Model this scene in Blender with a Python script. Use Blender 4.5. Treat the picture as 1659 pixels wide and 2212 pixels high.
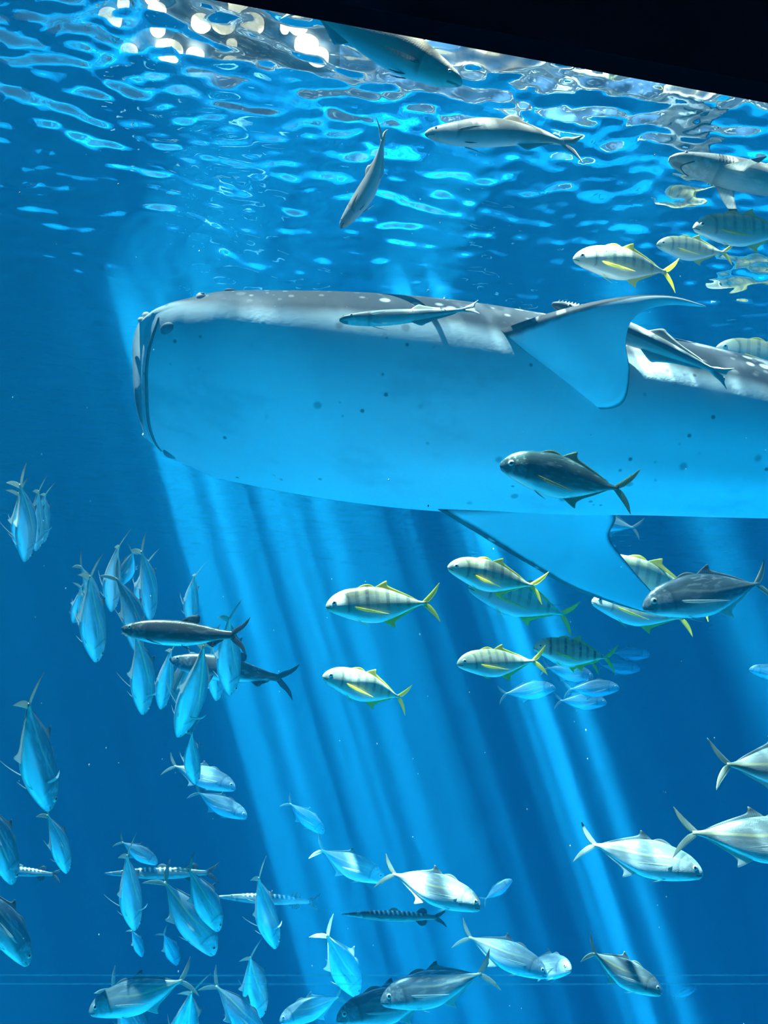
import bpy, math, random
import numpy as np
from mathutils import Vector, Matrix

for o in list(bpy.data.objects):
    bpy.data.objects.remove(o, do_unlink=True)
SC = bpy.context.scene
COL = SC.collection
random.seed(4); RNG = np.random.RandomState(11)

# ------------------------------------------------------------------ camera
FPX, CX, CY = 2372.0, 829.5, 1106.0
PITCH = math.radians(22.0)
EYE = Vector((0.0, 0.0, 4.0))
RIGHT = Vector((1, 0, 0))
UP = Vector((0, -math.sin(PITCH), math.cos(PITCH)))
FWD = Vector((0, math.cos(PITCH), math.sin(PITCH)))
cam = bpy.data.cameras.new('camera')
cam.sensor_fit = 'VERTICAL'
cam.angle = 2 * math.atan(1106.0 / FPX)
cam.clip_start = 0.05; cam.clip_end = 400
cam_o = bpy.data.objects.new('camera', cam); COL.objects.link(cam_o)
cam_o.location = EYE
cam_o.rotation_euler = (math.pi / 2 + PITCH, 0, 0)
SC.camera = cam_o

def at(px, py, depth):
    """point of the tank seen at a pixel of the 1659x2212 frame, at a depth along the optical axis (m)"""
    return EYE + depth * (FWD + RIGHT * ((px - CX) / FPX) + UP * ((CY - py) / FPX))

# ------------------------------------------------------------------ light
SURF = 9.5                       # water level above the tank floor
SUN_DIR = Vector((-0.30, -0.19, 0.94)).normalized()    # towards the sun, as refracted into the water
sun = bpy.data.lights.new('sun', 'SUN')
sun.energy = 38.0; sun.angle = math.radians(0.3); sun.color = (1.0, 0.93, 0.80)
sun_o = bpy.data.objects.new('sun', sun); COL.objects.link(sun_o)
sun_o.location = (0, 0, 20)
sun_o.rotation_euler = SUN_DIR.to_track_quat('Z', 'Y').to_euler()
world = bpy.data.worlds.new('world'); SC.world = world
world.use_nodes = True
bg = world.node_tree.nodes['Background']
bg.inputs['Color'].default_value = (0.25, 0.58, 1.0, 1)
bg.inputs['Strength'].default_value = 0.8
SC.view_settings.view_transform = 'Standard'
SC.view_settings.look = 'None'
SC.view_settings.exposure = 0.38
SC.view_settings.gamma = 1.0
SC.view_settings.use_curve_mapping = False
cy = SC.cycles
cy.use_denoising = True
cy.max_bounces = 5; cy.diffuse_bounces = 3; cy.glossy_bounces = 4
cy.volume_bounces = 1; cy.adaptive_threshold = 0.12; cy.adaptive_min_samples = 16; cy.transparent_max_bounces = 24
cy.caustics_reflective = False; cy.caustics_refractive = False
cy.sample_clamp_indirect = 4.0

# ------------------------------------------------------------------ node expression helper
class E:
    """a scalar socket with arithmetic"""
    def __init__(s, m, k): s.m, s.k = m, k
    def _b(s, op, o, rev=False):
        return s.m.math(op, o, s) if rev else s.m.math(op, s, o)
    def __add__(s, o): return s._b('ADD', o)
    __radd__ = __add__
    def __sub__(s, o): return s._b('SUBTRACT', o)
    def __rsub__(s, o): return s._b('SUBTRACT', o, True)
    def __mul__(s, o): return s._b('MULTIPLY', o)
    __rmul__ = __mul__
    def __truediv__(s, o): return s._b('DIVIDE', o)
    def abs(s): return s.m.math('ABSOLUTE', s)
    def sin(s): return s.m.math('SINE', s)
    def sqrt(s): return s.m.math('SQRT', s)
    def max(s, o): return s._b('MAXIMUM', o)
    def min(s, o): return s._b('MINIMUM', o)
    def ss(s, a, b, lo=0.0, hi=1.0): return s.m.remap(s, a, b, lo, hi)

class Mat:
    def __init__(s, name):
        s.mat = bpy.data.materials.new(name); s.mat.use_nodes = True
        s.t = s.mat.node_tree; s.t.nodes.clear()
        s.out = s.t.nodes.new('ShaderNodeOutputMaterial')
        s._tc = None
    def n(s, kind, **kw):
        x = s.t.nodes.new(kind)
        for k, v in kw.items(): setattr(x, k, v)
        return x
    def put(s, sock, v):
        if isinstance(v, E): s.t.links.new(v.k, sock)
        elif hasattr(v, 'is_linked'): s.t.links.new(v, sock)
        else: sock.default_value = v
    def math(s, op, a, b=None, clamp=False):
        x = s.n('ShaderNodeMath', operation=op); x.use_clamp = clamp
        s.put(x.inputs[0], a)
        if b is not None: s.put(x.inputs[1], b)
        return E(s, x.outputs[0])
    def remap(s, v, a, b, lo=0.0, hi=1.0):
        x = s.n('ShaderNodeMapRange', interpolation_type='SMOOTHSTEP')
        s.put(x.inputs[0], v)
        for i, q in zip((1, 2, 3, 4), (a, b, lo, hi)): x.inputs[i].default_value = q
        if a > b:
            x.inputs[1].default_value, x.inputs[2].default_value = b, a
            x.inputs[3].default_value, x.inputs[4].default_value = hi, lo
        return E(s, x.outputs[0])
    def tc(s, which='Object'):
        if s._tc is None: s._tc = s.n('ShaderNodeTexCoord')
        return s._tc.outputs[which]
    def xyz(s, vec=None):
        x = s.n('ShaderNodeSeparateXYZ'); s.t.links.new(vec if vec is not None else s.tc(), x.inputs[0])
        return [E(s, k) for k in x.outputs]
    def vec(s, x, y, z):
        c = s.n('ShaderNodeCombineXYZ')
        for i, v in enumerate((x, y, z)): s.put(c.inputs[i], v)
        return c.outputs[0]
    def pos(s): return s.n('ShaderNodeNewGeometry').outputs['Position']
    def noise(s, vec, scale, detail=2.0, rough=0.5, dist=0.0):
        x = s.n('ShaderNodeTexNoise'); s.t.links.new(vec, x.inputs['Vector'])
        x.inputs['Scale'].default_value = scale; x.inputs['Detail'].default_value = detail
        x.inputs['Roughness'].default_value = rough; x.inputs['Distortion'].default_value = dist
        return E(s, x.outputs['Fac'])
    def voro(s, vec, scale, rnd=1.0, feature='F1'):
        x = s.n('ShaderNodeTexVoronoi', feature=feature); s.t.links.new(vec, x.inputs['Vector'])
        x.inputs['Scale'].default_value = scale; x.inputs['Randomness'].default_value = rnd
        return E(s, x.outputs['Distance']), x
    def mix(s, f, a, b):
        x = s.n('ShaderNodeMix', data_type='RGBA'); s.put(x.inputs[0], f)
        for i, v in ((6, a), (7, b)):
            if isinstance(v, (tuple, list)): x.inputs[i].default_value = (*v[:3], 1)
            else: s.t.links.new(v, x.inputs[i])
        return x.outputs[2]
    def principled(s, col, rough=0.5, metal=0.0, spec=0.4, bump=None, bstr=0.3, bdist=0.01, alpha=None):
        p = s.n('ShaderNodeBsdfPrincipled')
        if isinstance(col, (tuple, list)): p.inputs['Base Color'].default_value = (*col[:3], 1)
        else: s.t.links.new(col, p.inputs['Base Color'])
        s.put(p.inputs['Roughness'], rough); s.put(p.inputs['Metallic'], metal)
        p.inputs['Specular IOR Level'].default_value = spec
        if bump is not None:
            b = s.n('ShaderNodeBump'); s.put(b.inputs['Height'], bump)
            b.inputs['Strength'].default_value = bstr; b.inputs['Distance'].default_value = bdist
            s.t.links.new(b.outputs[0], p.inputs['Normal'])
        if alpha is not None: s.put(p.inputs['Alpha'], alpha)
        s.t.links.new(p.outputs[0], s.out.inputs['Surface'])
        return s.mat

# ------------------------------------------------------------------ mesh helpers
def mesh_obj(name, verts, faces, mat, parent=None, smooth=True):
    me = bpy.data.meshes.new(name)
    me.from_pydata([tuple(v) for v in verts], [], faces)
    me.update()
    if smooth: me.shade_smooth()
    if mat: me.materials.append(mat)
    o = bpy.data.objects.new(name, me); COL.objects.link(o)
    if parent: o.parent = parent
    return o

def tag(o, label, cat=None, group=None, kind=None):
    o['label'] = label
    if cat: o['category'] = cat
    if group: o['group'] = group
    if kind: o['kind'] = kind
    return o

def loft(rings, cap0=True, cap1=True):
    """rings: list of equal-length closed loops -> verts, faces"""
    n = len(rings[0]); V = []; F = []
    for r in rings: V += [tuple(p) for p in r]
    for i in range(len(rings) - 1):
        for j in range(n):
            a = i * n + j; b = i * n + (j + 1) % n
            F.append((a, b, b + n, a + n))
    if cap0:
        V.append(tuple(np.mean(np.array(rings[0]), axis=0))); c = len(V) - 1
        F += [(c, (j + 1) % n, j) for j in range(n)]
    if cap1:
        V.append(tuple(np.mean(np.array(rings[-1]), axis=0))); c = len(V) - 1
        o = (len(rings) - 1) * n
        F += [(c, o + j, o + (j + 1) % n) for j in range(n)]
    return V, F

def curve_through(pts, n):
    """Catmull-Rom resampling of a list of points (rows) to n rows, uniform in index"""
    P = np.array(pts, float); k = len(P)
    P = np.vstack([2 * P[0] - P[1], P, 2 * P[-1] - P[-2]])
    out = []
    for t in np.linspace(0, k - 1, n):
        i = min(int(t), k - 2); f = t - i
        p0, p1, p2, p3 = P[i], P[i + 1], P[i + 2], P[i + 3]
        out.append(0.5 * (2 * p1 + (p2 - p0) * f + (2 * p0 - 5 * p1 + 4 * p2 - p3) * f * f + (3 * p1 - p0 - 3 * p2 + p3) * f ** 3))
    return np.array(out)

def interp_smooth(xs, ys, x):
    """smooth (Hermite, finite-difference) interpolation of tabulated columns"""
    xs = np.array(xs, float); ys = np.array(ys, float)
    m = np.gradient(ys, xs, axis=0)
    i = np.clip(np.searchsorted(xs, x) - 1, 0, len(xs) - 2)
    h = xs[i + 1] - xs[i]; t = (x - xs[i]) / h
    return ((2 * t**3 - 3 * t**2 + 1) * ys[i] + (t**3 - 2 * t**2 + t) * h * m[i]
            + (-2 * t**3 + 3 * t**2) * ys[i + 1] + (t**3 - t**2) * h * m[i + 1])

def fin_mesh(le, te, thick, n=14, m=6, smooth=True, droop=None):
    """closed blade between a leading edge and a trailing edge (3-D points), thick in the middle of the chord"""
    L = curve_through(le, n) if smooth else np.array(le, float)
    T = curve_through(te, n) if smooth else np.array(te, float)
    n = len(L); rings = []
    for i in range(n):
        sp = L[min(i + 1, n - 1)] - L[max(i - 1, 0)] + T[min(i + 1, n - 1)] - T[max(i - 1, 0)]
        ch = T[i] - L[i]
        nr = np.cross(sp, ch); ln = np.linalg.norm(nr)
        nr = nr / ln if ln > 1e-12 else (rings_n if i else np.array((0, 0, 1.0)))
        if i and np.dot(nr, rings_n) < 0: nr = -nr
        rings_n = nr
        th = thick * (0.25 + 0.75 * (1 - i / (n - 1))) if np.isscalar(thick) else thick[i]
        up = [L[i] + ch * (j / m) + nr * th * math.sin(math.pi * (j / m) ** 0.7) for j in range(m + 1)]
        dn = [L[i] + ch * (j / m) - nr * th * math.sin(math.pi * (j / m) ** 0.7) for j in range(m - 1, 0, -1)]
        rings.append(up + dn)
    return loft(rings)

def join_parts(*vf):
    V, F = [], []
    for v, f in vf:
        o = len(V); V += list(v); F += [tuple(i + o for i in q) for q in f]
    return V, F

def uv_ball(c, r, nu=12, nv=8):
    c = np.array(c, float); r = np.array(r, float) * np.ones(3)
    V = []; F = []
    for i in range(nv + 1):
        a = math.pi * i / nv
        for j in range(nu):
            b = 2 * math.pi * j / nu
            V.append(tuple(c + r * np.array((math.sin(a) * math.cos(b), math.sin(a) * math.sin(b), math.cos(a)))))
    for i in range(nv):
        for j in range(nu):
            F.append((i * nu + j, i * nu + (j + 1) % nu, (i + 1) * nu + (j + 1) % nu, (i + 1) * nu + j))
    return V, F

def box(x0, x1, y0, y1, z0, z1):
    V = [(x, y, z) for z in (z0, z1) for y in (y0, y1) for x in (x0, x1)]
    F = [(0, 2, 3, 1), (4, 5, 7, 6), (0, 1, 5, 4), (2, 6, 7, 3), (0, 4, 6, 2), (1, 3, 7, 5)]
    return V, F

def tube(path, rad, n=8):
    P = np.array(path, float); k = len(P); rings = []
    for i in range(k):
        d = P[min(i + 1, k - 1)] - P[max(i - 1, 0)]; d /= np.linalg.norm(d) + 1e-12
        a = np.cross(d, (0, 0, 1.0))
        if np.linalg.norm(a) < 1e-3: a = np.cross(d, (0, 1.0, 0))
        a /= np.linalg.norm(a); b = np.cross(d, a)
        r = rad[i] if hasattr(rad, '__len__') else rad
        rings.append([P[i] + r * (math.cos(q) * a + math.sin(q) * b) for q in np.linspace(0, 2 * math.pi, n, endpoint=False)])
    return loft(rings)

# ================================================================== the tank and the hall
YAW = math.radians(13.4)                    # the window wall runs away to the right
RZ = Matrix.Rotation(YAW, 4, 'Z')
PANE = 1.56                                 # window plane, in front of the eye
def tk(V):                                  # tank axes -> world
    return [tuple(RZ @ Vector(v)) for v in V]
def structure(name, vf, mat, label, smooth=False):
    o = mesh_obj(name, tk(vf[0]), vf[1], mat, smooth=smooth)
    o['kind'] = 'structure'; o['label'] = label
    return o

m = Mat('pale_blue_floor')
c = m.noise(m.pos(), 0.7, 6, 0.6)
px, py, pz = m.xyz(m.pos())
dim_far = (py + px * -0.2 + (m.noise(m.pos(), 0.35, 4, 0.6) - 0.5) * 7.0).ss(14.5, 17.0)      # made-up split: pale near floor bounces light up, dark beyond dims the mirror
M_FLOOR = m.principled(m.mix(dim_far, m.mix(c, (0.02, 0.66, 0.80), (0.05, 0.84, 0.94)), m.mix(c, (0.01, 0.06, 0.10), (0.04, 0.16, 0.22))), 0.9, bump=m.noise(m.pos(), 4, 5), bstr=0.6, bdist=0.1)
m = Mat('blue_tank_paint')
c = m.noise(m.pos(), 0.5, 6, 0.65)
M_WALL = m.principled(m.mix(c, (0.02, 0.10, 0.26), (0.05, 0.20, 0.42)), 0.8, bump=m.noise(m.pos(), 2, 6), bstr=0.5, bdist=0.1)
m = Mat('black_hall_paint')
M_BLACK = m.principled(m.mix(m.noise(m.pos(), 3, 4), (0.0002, 0.0003, 0.0030), (0.0005, 0.0007, 0.0050)), 0.85, spec=0.04)
m = Mat('dark_hall_carpet')
M_CARPET = m.principled(m.mix(m.noise(m.pos(), 90, 3), (0.003, 0.003, 0.006), (0.012, 0.012, 0.02)), 0.95, spec=0.1)

TX0, TX1, TY0, TY1 = -18.0, 20.0, PANE + 0.30, 34.0
HEAD = EYE.z + 1.9 / 0.952                           # underside of the header beam
structure('floor', box(TX0 - .5, TX1 + .5, PANE, TY1 + .5, -0.4, 0.0), M_FLOOR, 'tank floor, made-up pale blue bounce area with a darker tone beyond')
structure('wall_back', box(TX0 - .5, TX1 + .5, TY1, TY1 + .5, 0.0, 10.4), M_WALL, 'blue painted far wall of the tank')
structure('wall_left', box(TX0 - .5, TX0, PANE, TY1, 0.0, 10.4), M_WALL, 'blue painted left wall of the tank')
structure('wall_right', box(TX1, TX1 + .5, PANE, TY1, 0.0, 10.4), M_WALL, 'blue painted right wall of the tank')
wf = join_parts(box(TX0 - .5, TX1 + .5, PANE - .04, PANE + .34, HEAD, 10.4),
                box(TX0 - .5, TX1 + .5, PANE - .04, PANE + .34, 0.0, 2.9),
                box(TX0 - .5, -9.0, PANE - .04, PANE + .34, 2.9, HEAD),
                box(10.0, TX1 + .5, PANE - .04, PANE + .34, 2.9, HEAD))
structure('wall_front', wf, M_BLACK, 'black header wall framing the viewing window')
structure('floor_hall', box(TX0 - .5, TX1 + .5, -6.0, PANE - .04, 2.3, 2.5), M_CARPET, 'dark carpeted floor of the viewing hall')
structure('ceiling', box(TX0 - .5, TX1 + .5, -6.0, PANE - .04, 9.0, 9.3), M_BLACK, 'black ceiling of the viewing hall')
structure('wall_rear', join_parts(box(TX0 - .5, TX1 + .5, -6.3, -6.0, 2.3, 9.3), box(TX0 - .8, TX0 - .5, -6.3, PANE, 2.3, 9.3),
                                  box(TX1 + .5, TX1 + .8, -6.3, PANE, 2.3, 9.3)), M_BLACK, 'black rear wall of the viewing hall')

m = Mat('sun_block_sheet')
M_SUN_BLOCK = m.principled(m.mix(m.noise(m.pos(), 1.5, 4), (0.03, 0.12, 0.22), (0.06, 0.20, 0.32)), 0.7)
structure('sun_block', join_parts(box(-20.0, 22.0, 15.0, 36.0, 15.0, 15.3), box(-20.0, -8.5, -1.0, 15.0, 15.0, 15.3)), M_SUN_BLOCK, 'added sheets blocking the sun over the rear and left of the tank')  # added overhead sheets that cut the sun and darken the far water

# acrylic window
m = Mat('acrylic')
tr = m.n('ShaderNodeBsdfTransparent'); tr.inputs[0].default_value = (0.985, 0.995, 1, 1)
gl = m.n('ShaderNodeBsdfGlossy'); gl.inputs['Roughness'].default_value = 0.02
mx = m.n('ShaderNodeMixShader'); mx.inputs[0].default_value = 0.02
m.t.links.new(tr.outputs[0], mx.inputs[1]); m.t.links.new(gl.outputs[0], mx.inputs[2]); m.t.links.new(mx.outputs[0], m.out.inputs[0])
M_ACRYLIC = m.mat
m = Mat('acrylic_haze')                     # scuffs and glue lines in the acrylic: they let most light through
tr = m.n('ShaderNodeBsdfTransparent'); tl = m.n('ShaderNodeBsdfTranslucent'); tl.inputs[0].default_value = (0.8, 0.9, 1, 1)
mx = m.n('ShaderNodeMixShader'); mx.inputs[0].default_value = 0.13
m.t.links.new(tr.outputs[0], mx.inputs[1]); m.t.links.new(tl.outputs[0], mx.inputs[2]); m.t.links.new(mx.outputs[0], m.out.inputs[0])
M_HAZE = m.mat
V, F = box(-9.0, 10.0, PANE + .02, PANE + .28, 2.9, HEAD)
win = mesh_obj('window_1', tk(V), F, M_ACRYLIC, smooth=False)
win['kind'] = 'structure'; win['label'] = 'thick clear acrylic viewing window'

# water body (scattering and absorption) and its surface
m = Mat('sea_water')
va = m.n('ShaderNodeVolumeAbsorption'); va.inputs['Color'].default_value = (0.0, 0.64, 0.91, 1); va.inputs['Density'].default_value = 0.12
vs = m.n('ShaderNodeVolumeScatter'); vs.inputs['Color'].default_value = (0.012, 0.47, 0.87, 1); vs.inputs['Density'].default_value = 0.023
vs.inputs['Anisotropy'].default_value = 0.15
ad = m.n('ShaderNodeAddShader')
m.t.links.new(va.outputs[0], ad.inputs[0]); m.t.links.new(vs.outputs[0], ad.inputs[1]); m.t.links.new(ad.outputs[0], m.out.inputs['Volume'])
V, F = box(TX0 + .01, TX1 - .01, PANE + .35, TY1 - .01, 0.02, SURF + 0.25)
water = mesh_obj('water', tk(V), F, m.mat, smooth=False)
tag(water, 'clear blue sea water filling the whole tank', 'water', kind='stuff')

def sun_patch(px, py, d, r, s):
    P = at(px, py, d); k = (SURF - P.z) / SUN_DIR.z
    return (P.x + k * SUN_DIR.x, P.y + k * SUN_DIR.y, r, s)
# made-up patches painted into surface transmission to throw shafts and light fish: position, radius, strength
SUN_PATCHES = [sun_patch(670, 1500, 9.0, .95, 4.0), sun_patch(840, 1450, 10.8, .95, 5.0), sun_patch(1010, 1500, 10.5, .8, 5.0), sun_patch(1110, 1400, 9.5, .30, 16.0), sun_patch(520, 1450, 9.8, .4, 8.0),
          sun_patch(590, 1480, 9.5, .62, 20.0), sun_patch(740, 1450, 9.8, .65, 18.0), sun_patch(890, 1500, 9.6, .55, 18.0), sun_patch(1190, 1500, 9.0, .45, 24.0),
          sun_patch(430, 1150, 9.0, .28, 16.0), sun_patch(1610, 1350, 9.0, .35, 12.0), sun_patch(1080, 1650, 11.0, .5, 9.0),
          sun_patch(820, 1295, 6.2, .50, .8), sun_patch(1050, 1235, 6.4, .38, .5), sun_patch(1380, 1840, 5.9, .45, .5), sun_patch(1590, 1785, 5.2, .45, .5),
          sun_patch(1340, 555, 7.7, .70, .5), sun_patch(1560, 480, 7.8, .60, .5), sun_patch(1090, 262, 7.7, .60, .5), sun_patch(1560, 352, 7.2, .55, .5),
          sun_patch(1600, 770, 8.3, .55, .5), sun_patch(300, 2130, 6.4, .35, .5), sun_patch(900, 150, 7.2, .5, .5), sun_patch(800, 330, 8.0, .3, .5), sun_patch(1080, 1430, 6.6, .4, .35), sun_patch(930, 1915, 6.2, .45, 1.2), sun_patch(1090, 2060, 8.0, .4, .5), sun_patch(470, 1735, 9.0, .35, .6), sun_patch(1600, 1650, 5.4, .4, .5), sun_patch(1340, 2095, 5.4, .40, .7), sun_patch(860, 1975, 7.0, .35, .5)]

def vnoise(X, Y, scale, seed):
    """smooth lattice noise, 0..1"""
    r = np.random.RandomState(seed); G = r.rand(256, 256)
    x = X * scale; y = Y * scale
    i = np.floor(x).astype(int); j = np.floor(y).astype(int); f = x - i; g = y - j
    f = f * f * f * (f * (f * 6 - 15) + 10); g = g * g * g * (g * (g * 6 - 15) + 10)
    a = G[i % 256, j % 256]; b = G[(i + 1) % 256, j % 256]; c = G[i % 256, (j + 1) % 256]; d = G[(i + 1) % 256, (j + 1) % 256]
    return (a * (1 - f) + b * f) * (1 - g) + (c * (1 - f) + d * f) * g
def sstep(v, a, b):
    t = np.clip((v - a) / (b - a), 0, 1); return t * t * (3 - 2 * t)

def wave_surface():
    """rippled sheet; every vertex also carries a painted sun pattern that scales the light let through"""
    xs = np.concatenate([np.linspace(TX0 + .02, -9.6, 30), np.linspace(-9.5, 10.5, 680), np.linspace(10.6, TX1 - .02, 30)])
    y0 = PANE + .36
    ys = np.concatenate([np.linspace(y0, 17.0, 540), np.linspace(17.06, 24, 90), np.linspace(24.2, TY1 - .02, 50)])
    X, Y = np.meshgrid(xs, ys); Z = np.zeros_like(X)
    fade = np.minimum(1, np.exp(-(Y - 12) / 9))           # ripples finer than the far mesh are left out there
    r = np.random.RandomState(5)
    Wx = X + 0.35 * (vnoise(X, Y, 0.8, 3) - .5); Wy = Y + 0.35 * (vnoise(X, Y, 0.8, 4) - .5)
    for k in range(90):
        lam = 0.095 * (6.5 ** (r.rand() ** 1.1)); th = r.normal(1.40, 0.55)
        a = 0.0125 * lam / (2 * math.pi) * (0.4 + 1.2 * r.rand()) * (1.0 if lam < .33 else .7)
        Z += a * np.sin(2 * math.pi / lam * (Wx * math.cos(th) + Wy * math.sin(th)) + r.rand() * 6.28) * (fade if lam < .5 else 1)
    C, S = math.cos(YAW), math.sin(YAW)
    PX, PY = X * C - Y * S, X * S + Y * C                   # tank axes -> world
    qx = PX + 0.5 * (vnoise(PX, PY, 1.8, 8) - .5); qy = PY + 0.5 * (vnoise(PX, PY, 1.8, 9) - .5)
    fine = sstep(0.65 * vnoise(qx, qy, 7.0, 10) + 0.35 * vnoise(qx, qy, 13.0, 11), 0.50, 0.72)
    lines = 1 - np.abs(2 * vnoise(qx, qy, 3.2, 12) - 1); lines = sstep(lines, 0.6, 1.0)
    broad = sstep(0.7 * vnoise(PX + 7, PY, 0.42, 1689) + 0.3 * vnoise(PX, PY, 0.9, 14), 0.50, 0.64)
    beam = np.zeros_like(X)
    for bx, by, br, bs in SUN_PATCHES:
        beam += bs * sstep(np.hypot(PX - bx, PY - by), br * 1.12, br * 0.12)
    sun_pat = broad * (lines * 0.22 + fine * 0.6 + 0.05) + beam * (fine * 1.9 + lines * 0.6 + 0.03) + 0.205  # painted caustic pattern, not computed from the ripples
    ny, nx = X.shape
    V = np.stack([PX, PY, Z + SURF], -1).reshape(-1, 3)
    J, I = np.meshgrid(np.arange(ny - 1), np.arange(nx - 1), indexing='ij')
    a = (J * nx + I).ravel()
    F = np.stack([a, a + 1, a + nx + 1, a + nx], -1)
    me = bpy.data.meshes.new('water_surface')
    me.vertices.add(len(V)); me.vertices.foreach_set('co', V.astype(np.float32).ravel())
    me.loops.add(F.size); me.loops.foreach_set('vertex_index', F.astype(np.int32).ravel())
    me.polygons.add(len(F)); me.polygons.foreach_set('loop_start', np.arange(0, F.size, 4, dtype=np.int32))
    me.polygons.foreach_set('loop_total', np.full(len(F), 4, np.int32))
    me.update(calc_edges=True); me.shade_smooth()
    at_ = me.attributes.new('sun_pattern', 'FLOAT', 'POINT'); at_.data.foreach_set('value', sun_pat.astype(np.float32).ravel())
    return me

m = Mat('water_surface')
fo = m.n('ShaderNodeAttribute'); fo.attribute_name = 'sun_pattern'; sun_pat = E(m, fo.outputs['Fac'])
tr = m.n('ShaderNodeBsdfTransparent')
cc = m.n('ShaderNodeCombineColor'); [m.put(cc.inputs[i], sun_pat) for i in range(3)]
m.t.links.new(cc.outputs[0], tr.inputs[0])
gl = m.n('ShaderNodeBsdfGlossy'); gl.inputs['Roughness'].default_value = 0.0; gl.inputs['Color'].default_value = (1, 1, 1, 1)
fr = m.n('ShaderNodeFresnel'); fr.inputs['IOR'].default_value = 1.39
# from below the plane the ratio inverts: beyond the critical angle everything is mirrored
mx = m.n('ShaderNodeMixShader'); m.t.links.new(fr.outputs[0], mx.inputs[0])
m.t.links.new(tr.outputs[0], mx.inputs[1]); m.t.links.new(gl.outputs[0], mx.inputs[2]); m.t.links.new(mx.outputs[0], m.out.inputs[0])
sm = wave_surface(); sm.materials.append(m.mat)
ws = bpy.data.objects.new('water_surface', sm); COL.objects.link(ws)
tag(ws, 'rippled underside of the water surface mirroring the fish', 'water surface', kind='stuff')

# ================================================================== placing a swimmer
def frame_from(nose, tail, roll):
    """rotation matrix with local x = tail->nose and local z = dorsal.  roll 0: flank to the viewer, back towards the top
    of the frame (or to the right for upright fish); roll 90: belly to the viewer; roll -90: back to the viewer"""
    a = (nose - tail).normalized()
    v = ((nose + tail) * 0.5 - EYE).normalized()
    q = (v - a * v.dot(a)).normalized()
    p = a.cross(q).normalized()
    ref = UP + RIGHT * 0.35
    if p.dot(ref) < 0: p = -p
    r = math.radians(roll)
    z = (p * math.cos(r) + q * math.sin(r)).normalized()
    y = z.cross(a).normalized()
    return Matrix((a, y, z)).transposed()

def root_at(name, loc, rot, scale):
    o = bpy.data.objects.new(name, None); COL.objects.link(o)
    o.empty_display_size = 0.1
    o.matrix_world = Matrix.Translation(loc) @ rot.to_4x4() @ Matrix.Scale(scale, 4)
    return o

# ================================================================== whale shark
SHN, SHT = at(281, 822, 7.75), at(1659, 946, 8.05)
sh_rot = frame_from(SHN, SHT, 57)
shark = root_at('whale_shark', SHN, sh_rot, 1.0)
tag(shark, 'huge whale shark with pale blue belly and spotted grey back', 'shark')
SH_INV = (Matrix.Translation(SHN) @ sh_rot.to_4x4()).inverted()
SECT = [  # s (m behind the snout), half width, height above, depth below
    (0.00, .47, .105, .10), (0.04, .55, .16, .15), (0.12, .61, .215, .20), (0.30, .665, .30, .27), (0.60, .725, .39, .36),
    (1.00, .765, .455, .44), (1.60, .80, .53, .52), (2.30, .795, .58, .57), (3.00, .74, .60, .57), (3.80, .66, .59, .54),
    (4.60, .575, .55, .49), (5.40, .47, .46, .40), (6.20, .35, .35, .29), (7.00, .23, .23, .19), (7.60, .15, .15, .12), (8.05, .09, .13, .10)]
def shark_sect(s):
    return interp_smooth([r[0] for r in SECT], [r[1:] for r in SECT], s)
def shark_pt(s, t, out=0.0):
    """surface point at s metres behind the snout, angle t (0 = left side, 90 = back)"""
    w, ht, hb = shark_sect(s)
    c, q = math.cos(t), math.sin(t)
    y = (w + out) * math.copysign(abs(c) ** 0.86, c)
    z = ((ht if q > 0 else hb) + out) * math.copysign(abs(q) ** 0.92, q)
    back = 0.0
    if s < 0.6:                                    # upper jaw overhangs, mouth edge bows forward in the middle
        k = max(0.0, 1 - s / 0.6)
        back = k * (0.10 * max(0.0, -q) ** 0.5 + 0.16 * (abs(y) / 0.5) ** 3 * 0.6)
    # soft keel along the middle of the belly, from the gills back
    k = min(1, max(0, (s - 1.5) / 0.9)) * min(1, max(0, (7 - s) / 2))
    tt = (t + math.pi) % (2 * math.pi) - math.pi
    z += k * (-0.030 * math.exp(-((tt + 1.60) / 0.16) ** 2) + 0.022 * math.exp(-((tt + 1.95) / 0.22) ** 2))
    wig = 0.0 if s < 3.5 else 0.035 * (s - 3.5) ** 1.6
    return np.array((-s - back, y - wig, z))
ss = np.concatenate([np.linspace(0, .3, 14), np.linspace(.36, 2.0, 34), np.linspace(2.06, 8.05, 80)])
rings = [[shark_pt(s, 2 * math.pi * j / 96) for j in range(96)] for s in ss]
V, F = loft(rings)

m = Mat('whale_shark_skin')
x, y, z = m.xyz()
s_ = x * -1.0
edge = m.noise(m.tc(), 1.3, 4, 0.6) - 0.5
zb = s_.ss(0.0, 0.9, -0.07, 0.15) + s_.ss(0.8, 4.6, 0.0, 0.06)          # the grey reaches this far below the side line
dark = (z + zb + edge * 0.14).ss(-0.07, 0.07)
sp1, _ = m.voro(m.vec(x * 1.0, y * 1.0, z * 1.15), 6.2, 0.55)
sp2, _ = m.voro(m.vec(x * 1.0 + 3.3, y * 1.0, z), 11.0, 0.8)
hd = s_.ss(0.4, 1.6)
spots = (sp1.ss(0.30, 0.19) * hd).max(sp2.ss(0.26, 0.17) * 0.7 * (1.0 - hd * 0.75)) * (z + zb).ss(0.05, 0.20)
back = m.mix(m.noise(m.tc(), 3.5, 5, 0.6), (0.045, 0.05, 0.055), (0.10, 0.10, 0.10))
back = m.mix(spots, back, (0.70, 0.68, 0.60))
bl, _ = m.voro(m.vec(x, y, z * 1.0), 3.2, 1.0)
bl2, vn = m.voro(m.vec(x + 1.7, y, z), 8.5, 1.0)
keep = (m.noise(m.tc(), 1.6, 2) + s_.ss(0.0, 1.2, 0.10, 0.0)).ss(0.50, 0.58)
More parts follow.
